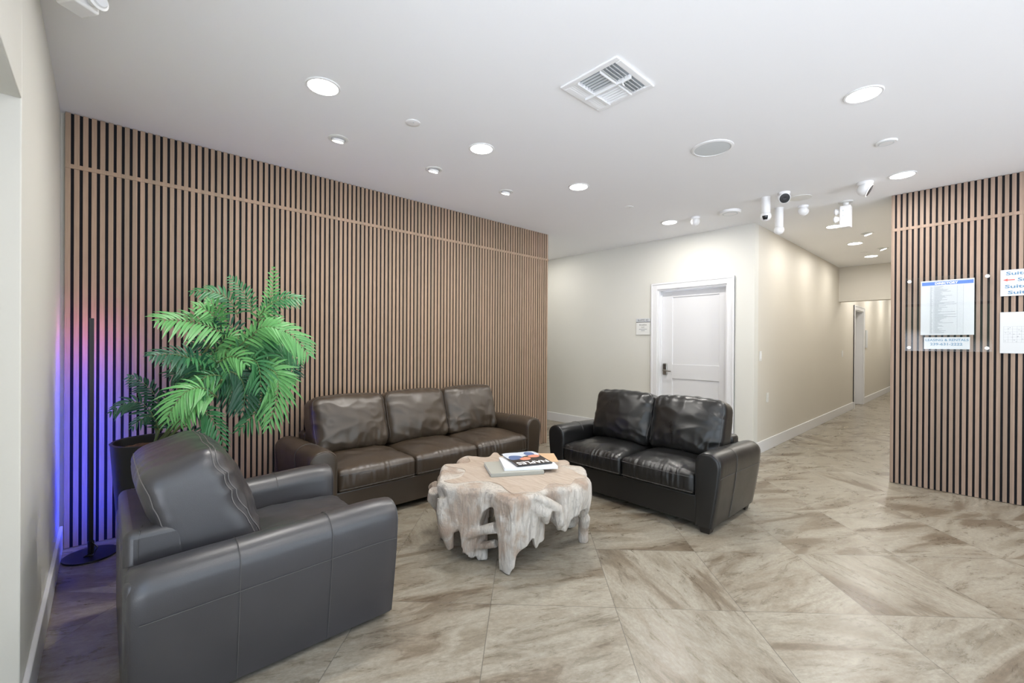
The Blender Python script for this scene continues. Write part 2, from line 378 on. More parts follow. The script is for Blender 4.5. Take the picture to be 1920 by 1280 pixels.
b = MB(); b.lathe([(.012, -.065), (.012, -.028)], (.06, 0, .945), 16, 'y'); b.tube([(.06, -.06, .945), (.10, -.064, .943), (.165, -.06, .94)], .009, 10)
b.build('lever_handle', M['nickel'], lock)
b = MB()
for i in range(3):
    for j in range(4): b.lathe([(.006, -.032), (.006, -.027)], (.043+i*.016, 0, .975+j*.016), 10, 'y')
b.build('keypad_button', M['black'], lock)

# storefront glazing behind the camera, in the deep opening of the left wall
b = MB(); ys = -.50
for x in (-1.15, .18, 1.36, OX-.05): b.box(x, x+.05, ys-.05, ys, 0, LZ)
for z in (0, LZ-.05): b.box(-1.10, OX-.05, ys-.05, ys, z, z+.05)
win = struct('window_1', b, M['blackmetal'])
b = MB()
for x0, x1 in ((-1.10, .18), (.23, 1.36), (1.41, OX-.05)): b.box(x0, x1, ys-.03, ys-.024, .05, LZ-.05)
o = b.build('window_pane', M['acrylic'], win, smooth=False); o['kind'] = 'structure'

# ---------------------------------------------------------------- slat feature walls
def slat_panel(name, label, m, axis, a0, a1, face, out):
    t = thing(name, label, 'wall panel')
    d = .018; RZ0, RZ1 = 2.392, 2.418
    def bx(mb, u0, u1, f0, f1, z0, z1):
        lo, hi = sorted((face+out*f0, face+out*f1))
        if axis == 'y': mb.box(lo, hi, u0, u1, z0, z1)
        else: mb.box(u0, u1, lo, hi, z0, z1)
    b = MB(); bx(b, a0, a1, -.035, -.010, .002, H-.002); b.build('felt_backing', M['felt'], t, smooth=False)
    n = int(round((a1-a0-.027)/.04)); up_ = MB(); lo_ = MB()
    for i in range(n+1):
        u = a0+i*.04
        if u+.0245 > a1+.001: break
        bx(up_, u, u+.0245, -.010, .0, RZ1, H-.002); bx(lo_, u, u+.0245, -.010, .0, .004, RZ0)
    up_.build('upper_slats', m, t, smooth=False); lo_.build('lower_slats', m, t, smooth=False)
    b = MB(); bx(b, a0, a1, -.016, .004, RZ0, RZ1); b.build('rail', m, t, smooth=False)
    return t
slat_panel('slat_wall_panel', 'long oak slat wall panel behind the sofa and palm', M['slat_a'], 'y', Y0+.022, Y1, XS, 1)
slat_panel('slat_wall_panel', 'oak slat wall panel holding the directory board, right of the corridor', M['slat_b'], 'x', XR, 3.09, YR-.018, -1)

# ================================================================ SEATING
def lattice(w, d, h, r, n, seg=3):
    """rounded box surface on a cube lattice; n = cells per axis"""
    def ticks(L, k):
        e = [-L/2+r*(1-math.cos(i/seg*PI/2)) for i in range(seg+1)]
        m = [-L/2+r+(L-2*r)*i/k for i in range(1, k)]
        return e+m+[-x for x in e[::-1]]
    T = [ticks(w, n[0]), ticks(d, n[1]), ticks(h, n[2])]; N = [len(t)-1 for t in T]
    idx = {}; vs = []; fs = []
    def vid(i, j, k):
        if (i, j, k) not in idx:
            q = Vector((T[0][i], T[1][j], T[2][k])); L = Vector((w/2-r, d/2-r, h/2-r))
            inn = Vector([max(-L[a], min(L[a], q[a])) for a in range(3)]); dd = q-inn
            if dd.length > 1e-9:
                dd = dd.normalized()*r
            idx[(i, j, k)] = len(vs); vs.append(inn+dd)
        return idx[(i, j, k)]
    for i in range(N[0]):
        for j in range(N[1]):
            fs.append((vid(i, j, 0), vid(i, j+1, 0), vid(i+1, j+1, 0), vid(i+1, j, 0)))
            fs.append((vid(i, j, N[2]), vid(i+1, j, N[2]), vid(i+1, j+1, N[2]), vid(i, j+1, N[2])))
    for i in range(N[0]):
        for k in range(N[2]):
            fs.append((vid(i, 0, k), vid(i+1, 0, k), vid(i+1, 0, k+1), vid(i, 0, k+1)))
            fs.append((vid(i, N[1], k), vid(i, N[1], k+1), vid(i+1, N[1], k+1), vid(i+1, N[1], k)))
    for j in range(N[1]):
        for k in range(N[2]):
            fs.append((vid(0, j, k), vid(0, j, k+1), vid(0, j+1, k+1), vid(0, j+1, k)))
            fs.append((vid(N[0], j, k), vid(N[0], j+1, k), vid(N[0], j+1, k+1), vid(N[0], j, k+1)))
    return vs, fs
def ridged(p):
    return 1-abs(noise.noise(p))*2.2
def seat_cushion(w, d, h, seed):
    vs, fs = lattice(w, d, h, .035, (64, 24, 12)); out = []
    for v in vs:
        x, y, z = v.x/(w/2), v.y/(d/2), v.z/(h/2); c = (1-min(1, x*x)**1.5)*(1-min(1, abs(y))**2.6)
        q = v.copy()
        if z > 0: q.z += .046*c*z
        q.y -= .016*(1-x*x)*(1-z*z)*max(0, -y)
        s = Vector((seed*7.3, seed*3.1, seed))
        fr = max(0, min(1, (-y-.55)/.45))                       # gathers on the front boxing
        g = noise.noise(Vector((v.x*46, v.z*6, 0))+s)*.0090*fr*(.6+.6*noise.noise(Vector((v.x*5, 0, 3))+s))
        q.y -= g; q.z += g*.6*(z > 0)
        q.z += (noise.noise(Vector((v.x*6, v.y*9, 0))+s)*.009+ridged(Vector((v.x*7+v.y*5, v.y*3-v.x*2, 1))+s)*.0045)*(z > .3)
        out.append(q)
    return out, fs
def back_cushion(w, d, h, seed, lean, flop=1.0):
    vs, fs = lattice(w, d, h, .062, (48, 12, 38), 5)
    def df(v):
        x, y, z = v.x/(w/2), v.y/(d/2), v.z/(h/2); q = v.copy()
        c = (1-min(1, abs(x))**2.1)*(1-min(1, abs(z))**2.1)
        q.y += (.068 if y < 0 else .02)*c*y
        q.z += .020*(1-x*x)*max(0, z)                            # crowned top edge
        q.x *= 1-.03*max(0, z)**3-.01*max(0, -z)
        if z < 0: q.y *= 1+.10*(-z)
        s = Vector((seed*5.7, seed*2.9, seed*1.3))
        ex = abs(x); edge = max(0, (ex-.45)/.55)
        warp = noise.noise_vector(Vector((v.x*4, v.z*4, 0))+s)*.5
        fold = ridged(Vector((v.x*3.0+v.z*9, v.z*3-v.x*6, 0))*(1.2)+warp+s)
        vert = ridged(Vector((v.x*13, v.z*3, 5))+warp+s)
        amp = .0080+.011*edge+.009*max(0, -z)
        q.y += (fold*.6+vert*.55*max(0, -z+.2))*amp*(-1 if y < 0 else .3)
        q.z += noise.noise(Vector((v.x*22, v.y*10, 2))+s)*.005*(z > .6)
        return Matrix.Rotation(-lean, 3, 'X') @ q
    return [df(v) for v in vs], fs, df
def path_on(vs, keys):
    return [vs[k] for k in keys]

def sofa(name, label, cat, W, D, n, loc, rz, m, aw=.17, ht=.572, group=None, cush_d=.225, cush_h=.46, seams=False, seed=1, zb=.05, fin=0.0):
    t = thing(name, label, cat, loc, rz, group)
    iw = W-2*aw
    base = MB().box(-iw/2, iw/2, .02, D-.02, zb, .25); base.build('base', m, t, bevel=.012, seg=3)
    # ---- arms
    for sgn in (-1, 1):
        def sec(y, inset=0.0):
            h_ = ht-.032*(max(0, y)/D)-.010*math.exp(-max(0, y)/.05)-inset; r = .080
            pts = []
            for k in range(7): pts.append((inset, zb+(h_-r-zb)*k/6))
            for k in range(1, 16):
                a = PI-PI*k/16; pts.append((aw/2+(aw/2-inset)*math.cos(a), h_-r+r*math.sin(a)**.92))
            for k in range(11):
                f = k/10; z = (h_-r)*(1-f)+zb*f
                pts.append((aw-inset-.058*f**1.35, z))
            return pts
        st = [(-.010, .022), (-.0085, .012), (-.003, .004), (.006, 0)]+[(.02+(D-.05)*k/22, 0) for k in range(1, 22)]+[(D-.030+.008*q, .022*(1-math.cos(q*PI/6))) for q in range(1, 4)]
        mb = MB(); vs = []; P = None
        for y, ins in st:
            pts = sec(y, ins); P = len(pts)
            for u, z in pts:
                x = iw/2+u-.001
                vs.append((sgn*x, y, z+noise.noise(Vector((u*4, y*5, z*5+seed)))*.003*(y > 0)))
        fs = []
        for i in range(len(st)-1):
            for k in range(P): j = (k+1) % P; fs.append((i*P+k, i*P+j, (i+1)*P+j, (i+1)*P+k))
        fs.append(tuple(range(P))); fs.append(tuple((len(st)-1)*P+k for k in range(P)))
        mb.add(vs, fs); arm = mb.build('arm', m, t, ang=50)
        pp = MB(); pp.tube([(sgn*(iw/2+u-.001), -.0035, z) for u, z in sec(0, .006)], .0036, 6); pp.build('piping', m, arm)
        for yy in ([D*.31, D*.66] if seams else [D*.36]):
            s_ = MB(); s_.tube([(sgn*(iw/2+u+.0005), yy, z+.001) for u, z in sec(yy, -.0008)[6:]], .0016, 5); s_.build('stitching', M['thread'], arm)
        if seams or sgn > 0:
            s_ = MB(); s_.tube([(sgn*(iw/2+sec(y, -.0012)[24][0]), y, sec(y)[24][1]) for y in [D*k/24 for k in range(0, 24)]], .0014, 5); s_.build('stitching', M['thread'], arm)
    # ---- back
    b = MB(); zt = ht-.055; P4 = [(-W/2+.075, .06), (W/2-.075, .06), (W/2-.018, .32), (W/2-.016, zt), (-W/2+.016, zt), (-W/2+.018, .32)]
    b.add([(x, D-.06, z) for x, z in P4]+[(x, D, z) for x, z in P4], [(0, 1, 2, 3, 4, 5), (11, 10, 9, 8, 7, 6)]+[(i, i+6, (i+1) % 6+6, (i+1) % 6) for i in range(6)]); b.build('back_panel', m, t, bevel=.024, seg=4)
    b = MB(); b.box(-iw/2-.004, iw/2+.004, D-.19 if n == 1 else D-.15, D-.004, .20, .635 if n == 1 else .575); bf = b.build('back_frame', m, t, bevel=.028, seg=4)
    for sgn in (-1, 1):
        s_ = MB(); s_.tube([(sgn*(iw/2+.004), D-.045, z) for z in (.52, .53, .545 if n > 1 else .60)]+([(sgn*(iw/2-.002), D-.05, .63), (sgn*(iw/2-.05), D-.06, .6365)] if n == 1 else []), .002, 5); s_.build('piping', m, bf)
    # ---- cushions
    cw = iw/n
    for i in range(n):
        cx = -iw/2+cw*(i+.5)
        vs, fs = seat_cushion(cw-.004, D-.20, .155, seed+i)
        b = MB(); b.add([(v.x+cx, v.y+(D-.20)/2-.012, v.z+.325) for v in vs], fs); c = b.build('seat_cushion', m, t, ang=70)
        hw = cw/2-.012
        for z in (.272, .376):
            s_ = MB(); s_.tube([(cx-hw+2*hw*k/24, -.0145-.0155*(1-((k-12)/12)**2)*(1-((z-.325)/.0775)**2)+.001, z) for k in range(25)], .0016, 5); s_.build('stitching', M['thread'], c)
    for i in range(n):
        cx = -iw/2+cw*(i+.5); lean = .34 if n == 1 else .25
        vs, fs, df = back_cushion(cw+.012, cush_d, cush_h, seed*3+i, lean)
        oy, oz = D-.235, .395+cush_h/2-.005
        b = MB(); b.add([(v.x+cx, v.y+oy, v.z+oz) for v in vs], fs); c = b.build('back_cushion', m, t, ang=70)
        r = .062; ww, hh, dd_ = cw+.012, cush_h, cush_d; Lx, Lz = ww/2-r, hh/2-r
        for sy, c_, s__ in ([(-1, .80, .60), (-1, .62, .785), (1, .75, .66)] if n == 1 else [(-1, .75, .66)]):
            rr = r+.0012; yy = sy*(dd_/2-r+rr*s__); pts = [(Lx+rr*c_, yy, -Lz+2*Lz*k/40) for k in range(41)]
            pts += [(Lx+rr*c_*math.cos(f*PI/16), yy, Lz+rr*c_*math.sin(f*PI/16)) for f in range(1, 8)]
            pts += [(Lx-2*Lx*k/44, yy, Lz+rr*c_) for k in range(45)]
            pts += [(-Lx-rr*c_*math.sin(f*PI/16), yy, Lz+rr*c_*math.cos(f*PI/16)) for f in range(1, 8)]
            pts += [(-Lx-rr*c_, yy, Lz-2*Lz*k/40) for k in range(41)]
            pts = [df(Vector(p)) for p in pts]; s_ = MB(); s_.tube([(p.x+cx, p.y+oy, p.z+oz) for p in pts], .0016 if n > 1 else .0018, 5); s_.build('stitching', M['thread_light'] if n == 1 else M['thread'], c)
    # ---- feet
    for sx_ in (-1, 1):
        for y in (.05+fin, D-.08):
            x = sx_*(W/2-.115-fin)
            b = MB(); b.add([(x-.03, y-.03, 0), (x+.03, y-.03, 0), (x+.03, y+.03, 0), (x-.03, y+.03, 0), (x-.042, y-.04, .052), (x+.042, y-.04, .052), (x+.042, y+.04, .052), (x-.042, y+.04, .052)],
                            [(0, 3, 2, 1), (4, 5, 6, 7), (0, 1, 5, 4), (1, 2, 6, 5), (2, 3, 7, 6), (3, 0, 4, 7)])
            b.build('foot', M['foot'], t, smooth=False, bevel=.003)
    return t
sofa('sofa', 'brown leather three-seat sofa against the long slat wall', 'sofa', 2.25, .83, 3, (-3.065, 2.135, 0), PI/2, M['leather'], aw=.19, seed=1)
sofa('loveseat', 'dark leather two-seat sofa in front of the white door', 'sofa', 1.55, .80, 2, (-1.972, 3.038, 0), 0, M['leather_shaded'], aw=.175, seed=4)
sofa('armchair', 'dark leather armchair in the foreground beside the planter', 'armchair', .965, .965, 1, (-2.348, 1.012, 0), PI, M['leather_daylit'], aw=.17, seams=True, seed=8, zb=.028, fin=.10, cush_d=.26, cush_h=.47)

# ================================================================ COFFEE TABLE
OUT = [(-2.361, 1.561), (-2.55, 1.705), (-2.625, 1.785), (-2.579, 1.864), (-2.664, 1.932), (-2.71, 2.04), (-2.649, 2.083), (-2.592, 2.106), (-2.565, 2.152), (-2.637, 2.26), (-2.607, 2.283), (-2.512, 2.248), (-2.474, 2.411), (-2.385, 2.529), (-2.26, 2.56), (-2.164, 2.472), (-2.103, 2.52), (-2.012, 2.456), (-1.914, 2.485), (-1.829, 2.41), (-1.777, 2.34), (-1.712, 2.289), (-1.676, 2.13), (-1.691, 2.038), (-1.747, 1.976), (-1.737, 1.893), (-1.723, 1.82), (-1.765, 1.721), (-1.796, 1.661), (-1.882, 1.65), (-1.988, 1.652), (-2.074, 1.588), (-2.16, 1.523), (-2.275, 1.517)]
TAN = [(-2.287, 1.553), (-2.202, 1.579), (-2.16, 1.681), (-2.092, 1.757), (-1.993, 1.766), (-1.906, 1.735), (-1.83, 1.72), (-1.8, 1.784), (-1.759, 1.838), (-1.763, 1.901), (-1.801, 1.994), (-1.765, 2.05), (-1.711, 2.095), (-1.76, 2.207), (-1.731, 2.283), (-1.818, 2.311), (-1.915, 2.344), (-2.019, 2.356), (-2.01, 2.448), (-2.093, 2.506), (-2.148, 2.454), (-2.242, 2.541), (-2.371, 2.515), (-2.461, 2.397), (-2.494, 2.231), (-2.59, 2.268), (-2.618, 2.247), (-2.549, 2.143), (-2.575, 2.092), (-2.629, 2.068), (-2.656, 2.022), (-2.551, 1.965), (-2.519, 1.907), (-2.573, 1.814), (-2.586, 1.763), (-2.52, 1.767), (-2.417, 1.801), (-2.35, 1.766), (-2.282, 1.677), (-2.279, 1.607)]
BOT = [(-99.5, 0.137), (-95.2, 0.143), (-87.4, 0.17), (-84.4, 0.203), (-83.9, 0.148), (-81.8, 0.067), (-78.0, 0.025), (-75.7, 0.02), (-74.5, 0.073), (-72.0, 0.158), (-70.8, 0.227), (-67.4, 0.305), (-61.4, 0.345), (-56.9, 0.357), (-54.8, 0.259), (-53.3, 0.198), (-52.7, -0.02), (-51.0, -0.02), (-44.8, 0.003), (-43.8, 0.033), (-41.4, 0.043), (-41.3, 0.095), (-37.9, 0.124), (-33.4, 0.15), (-29.7, 0.192), (-29.1, 0.197), (-27.5, 0.135), (-26.2, 0.113), (-24.5, 0.113), (-22.7, 0.139), (-16.9, 0.147), (-15.0, 0.203), (-14.8, 0.285), (-7.9, 0.243), (-4.3, 0.202), (-1.7, 0.176), (2.2, 0.167), (4.2, 0.219), (5.8, 0.252), (9.5, 0.262), (12.3, 0.257), (13.1, 0.104), (19.2, 0.066), (24.5, 0.059), (26.6, 0.186)]
def smooth_poly(P, k=4):
    n = len(P); o = []
    for i in range(n):
        a, b_, c, d = [Vector(P[(i+j-1) % n]) for j in range(4)]
        for s in range(k):
            t = s/k; o.append(tuple(.5*((2*b_)+(-a+c)*t+(2*a-5*b_+4*c-d)*t*t+(-a+3*b_-3*c+d)*t**3)))
    return o
def coffee_table():
    cx, cy = -2.18, 2.05
    t = thing('coffee_table', 'low whitewashed tree-root coffee table with a sanded teak top', 'coffee table', (cx, cy, 0))
    S = smooth_poly([(x-cx, y-cy) for x, y in OUT], 5)
    ang = sorted((math.degrees(math.atan2(y, x)), math.hypot(x, y)) for x, y in S)
    def interp(tab, a, wrap=True):
        a = (a+180) % 360-180
        if a <= tab[0][0] or a >= tab[-1][0]:
            (a0, v0), (a1, v1) = tab[-1], (tab[0][0]+360, tab[0][1]); aa = a if a >= tab[-1][0] else a+360
        else:
            for i in range(len(tab)-1):
                if tab[i][0] <= a <= tab[i+1][0]: break
            (a0, v0), (a1, v1) = tab[i], tab[i+1]; aa = a
        f = 0 if a1 == a0 else (aa-a0)/(a1-a0); return v0+(v1-v0)*f
    rest = [(30, .30), (45, .33), (55, .12), (62, .0), (72, .0), (80, .16), (95, .34), (108, .30), (118, .10), (128, .16), (140, .36), (152, .32), (160, .02), (172, .0), (179, .12), (-172, .33), (-160, .30), (-150, .20), (-143, .24), (-135, .04), (-124, .0), (-116, .05), (-110, .10), (-104, .13)]
    bt = sorted([p for p in BOT if p[0] < 9 or p[0] > 26]+[(9.5, .26), (14, .27), (22, .27), (27, .25)]+rest)
    N = 480; K = 14; ztop = .446; rings = []
    for i in range(N):
        a = -180+360*i/N; ar = math.radians(a); r = interp(ang, a); zb = max(0.004, interp(bt, a)); row = []
        for k in range(K+1):
            z = ztop+(zb-ztop)*k/K
            dr = .045*noise.noise(Vector((math.cos(ar)*3.6, math.sin(ar)*3.6, z*2.5)))+.026*noise.noise(Vector((math.cos(ar)*9, math.sin(ar)*9, z*4+4)))
            rr = r+dr*min(1, (ztop-z)*9)-.020*max(0, 1-(ztop-z)/.02)+.0-.05*((ztop-z)/.45)**2*(1 if zb > .1 else .2)
            row.append((rr*math.cos(ar), rr*math.sin(ar), z))
        th = .060+.03*noise.noise(Vector((math.cos(ar)*4, math.sin(ar)*4, 9)))
        for k in range(K, -1, -1):
            x, y, z = row[k]; q = math.hypot(x, y); f = (q-th*(1.0 if k > K-1 else 1.2+.5*(1-k/K)))/q
            row.append((x*f, y*f, z if k > 0 else .37))
        rings.append(row)
    b = MB(); P = len(rings[0]); b.v = [p for r in rings for p in r]
    for i in range(N):
        j = (i+1) % N
        for k in range(P-1): b.face(i*P+k, i*P+k+1, j*P+k+1, j*P+k)
    c0 = len(b.v); b.v += [(0, 0, ztop), (0, 0, .37)]
    for i in range(N):
        j = (i+1) % N; b.face(i*P, j*P, c0); b.face(j*P+P-1, i*P+P-1, c0+1)
    def L(*p): return [(x-cx, y-cy, z) for x, y, z in p]
    b.tube(L((-2.12, 1.76, .42), (-2.10, 1.72, .28), (-2.085, 1.70, .15), (-2.06, 1.685, .002)), [.05, .042, .036, .034], 14)
    b.tube(L((-1.765, 2.24, .42), (-1.755, 2.255, .33), (-1.785, 2.27, .25), (-1.765, 2.30, .17), (-1.795, 2.325, .09), (-1.80, 2.335, .002)), [.050, .046, .032, .036, .033, .034], 14)
    b.tube(L((-1.93, 1.68, .235), (-2.02, 1.645, .200), (-2.10, 1.60, .155), (-2.135, 1.59, .14)), [.034, .027, .022, .012], 14)
    b.tube(L((-1.95, 1.70, .13), (-2.05, 1.67, .09), (-2.13, 1.64, .055), (-2.17, 1.62, .025)), [.024, .022, .018, .008], 14)
    b.tube(L((-2.24, 1.53, .36), (-2.22, 1.51, .28), (-2.205, 1.525, .18), (-2.20, 1.55, .06)), [.045, .040, .045, .020], 14)
    b.tube(L((-1.80, 1.78, .42), (-1.745, 1.84, .36), (-1.72, 1.88, .33), (-1.735, 1.90, .26)), [.030, .045, .040, .015], 14)
    b.tube(L((-1.74, 1.80, .44), (-1.71, 1.87, .40), (-1.70, 1.96, .34), (-1.71, 2.0, .24), (-1.745, 2.02, .19)), [.020, .026, .030, .030, .014], 14)
    b.tube(L((-2.40, 1.56, .36), (-2.43, 1.58, .30), (-2.42, 1.62, .20)), [.035, .045, .020], 14)
    b.tube(L((-2.56, 1.68, .33), (-2.62, 1.69, .30), (-2.60, 1.74, .27)), [.03, .032, .02], 12)
    o = b.build('root_base', M['root'], t)
    rm = o.modifiers.new('r', 'REMESH'); rm.mode = 'VOXEL'; rm.voxel_size = .0065; rm.use_smooth_shade = True
    sm = o.modifiers.new('s', 'SMOOTH'); sm.iterations = 3; sm.factor = .5
    bpy.context.view_layer.update()
    me = bpy.data.meshes.new_from_object(o.evaluated_get(bpy.context.evaluated_depsgraph_get()))
    o.modifiers.clear(); o.data = me
    for v in me.vertices:
        p = v.co
        if p.z < .43 and p.z > .01:
            d = noise.noise(Vector((p.x*22, p.y*22, p.z*5)))*.004+noise.noise(Vector((p.x*55, p.y*55, p.z*9)))*.0018
            v.co = p+Vector((p.x, p.y, 0)).normalized()*d
    me.polygons.foreach_set('use_smooth', [True]*len(me.polygons))
    b = MB().prism(smooth_poly([((x-cx)*.99, (y-cy)*.99) for x, y in TAN], 4), .436, .4500)
    b.build('tabletop', M['tabletop'], t, bevel=.002)
    return t
coffee_table()

# ---- reading matter on the table
def book_geo(t, w, d, h, cover, pages, cov_t=.003, spine=True):
    """w along local x, d along local y, spine on the -y side"""
    b = MB(); b.box(-w/2, w/2, -d/2, d/2, 0, cov_t); b.box(-w/2, w/2, -d/2, d/2, h-cov_t, h)
    if spine: b.box(-w/2, w/2, -d/2, -d/2+cov_t, cov_t, h-cov_t)
    b.build('cover', cover, t, smooth=False, bevel=.0008)
    MB().box(-w/2+.003, w/2-.003, -d/2+cov_t, d/2-.003, cov_t, h-cov_t).build('pages', pages, t, smooth=False)
M['bookgrey'] = mat('grey green cloth cover', (.36, .36, .32), .55)
M['bookwhite'] = mat('glossy white cover', (.78, .80, .83), .25)
M['pages'] = mat('page edges', (.72, .74, .78), .7)
M['magblack'] = mat('glossy dark cover', (.03, .032, .035), .22)
M['magtan'] = mat('glossy tan cover', (.62, .42, .25), .3)
M['denim'] = mat('printed blue', (.10, .16, .33), .25); M['skin'] = mat('printed coral', (.72, .30, .20), .25); M['palegrey'] = mat('printed pale grey', (.62, .68, .76), .25)
TZ = .4502
t = thing('hardcover_book', 'large grey hardcover book with pale edge, lowest in the table pile', 'book', (-2.175, 2.043, TZ), math.radians(60))
book_geo(t, .355, .285, .023, M['bookgrey'], M['pages'])
t = thing('magazine', 'thick white magazine lying directly on the grey hardcover book', 'magazine', (-2.144, 2.150, TZ+.0232), math.radians(56.6))
book_geo(t, .36, .275, .019, M['bookwhite'], M['pages'], .0008)
t = thing('magazine', 'tan covered magazine peeking out behind the NAPLES magazine', 'magazine', (-2.170, 2.262, TZ+.0424), math.radians(50))
book_geo(t, .29, .22, .0045, M['magtan'], M['pages'], .0006)
t = thing('magazine', 'glossy dark magazine titled NAPLES on top of the pile', 'magazine', (-2.190, 2.180, TZ+.0472), math.radians(68))
book_geo(t, .255, .33, .006, M['magblack'], M['pages'], .0006)
b = MB()
text_mb(b, 'NAPLES', .225, .060, (.113, -.090, .0061), right=(-1, 0, 0), upv=(0, -1, 0), off=.02, depth=.0003)
b.build('title', M['ink_white'], t, smooth=False)
def blob(pts, m, z=.0063, name='cover_print'):
    c = MB(); c.prism(smooth_poly(pts, 3), z-.0003, z); c.build(name, m, t, smooth=False)
blob([(-.115, -.01), (-.12, .155), (0, .158), (.12, .155), (.12, .04), (.05, .06), (-.03, .03)], M['palegrey'], .0062)
blob([(-.115, -.02), (-.11, .05), (-.08, .085), (-.02, .06), (-.02, .0), (-.05, -.02)], M['denim'], .0065)
blob([(.04, .05), (.03, .11), (.06, .15), (.10, .12), (.09, .05)], M['denim'], .0065)
blob([(-.04, -.05), (-.05, -.01), (.0, .02), (.03, -.01), (.01, -.05)], M['skin'], .0068)
blob([(.03, .01), (.04, .05), (.10, .06), (.118, .02), (.08, -.01)], M['skin'], .0067)

# ================================================================ PLANT
def frond(parent, b0, m, tip, size, tone, k):
    rnd = random.Random(k*13+5)
    A, Mi, B = Vector(b0), Vector(m), Vector(tip); C = Mi*2-(A+B)*.5
    L = (Mi-A).length+(B-Mi).length
    pt = lambda s: A*(1-s)**2+C*2*s*(1-s)+B*s*s
    tg = lambda s: ((C-A)*(1-s)+(B-C)*s).normalized()
    mb = MB(); mb.cur = 1; mb.tube([pt(i/10) for i in range(11)], [.0035*(1-.07*i) for i in range(11)], 5); mb.cur = 0
    n = max(9, int(L/.022)); face = Vector((.8, -.55, .55)).normalized()
    for i in range(n):
        s = .06+.92*i/(n-1); p = pt(s); T = tg(s)
        nn = (face-T*face.dot(T)).normalized(); sd = T.cross(nn)
        env = math.sin(PI*min(1, .16+s*.80))**.55
        for sg in (-1, 1):
            ln = size*env*rnd.uniform(.8, 1.12)*(1.0 if s < .9 else .8)
            sweep = .55+.85*s+rnd.uniform(-.12, .12)
            d = (sd*sg+T*sweep+nn*rnd.uniform(-.05, .30)).normalized()
            wv = (T-d*T.dot(d)).normalized(); wd = .010+.055*ln; dn = Vector((0, 0, -1))
            rows = []
            for q, ww in ((0, .25), (.22, .9), (.5, 1), (.78, .62), (1, .03)):
                c = p+d*(ln*q)+dn*(ln*.34*q*q)
                up_ = nn*(.18*wd)
                rows.append((c-wv*wd*.5*ww+up_*ww, c, c+wv*wd*.5*ww+up_*ww))
            vs = [v for r in rows for v in r]
            mb.add(vs, [(r*3+c_, r*3+c_+1, r*3+c_+4, r*3+c_+3) for r in range(4) for c_ in range(2)])
    me = bpy.data.meshes.new('frond'); me.from_pydata(mb.v, [], mb.f); me.materials.append(M['leaf%d' % tone]); me.materials.append(M['stem'])
    me.polygons.foreach_set('material_index', mb.mi); me.polygons.foreach_set('use_smooth', [True]*len(me.polygons))
    o = bpy.data.objects.new('frond', me); COL.objects.link(o); o.parent = parent
    ox, oy, oz = parent.location; me.transform(Matrix.Translation((-ox, -oy, -oz)))
    return o
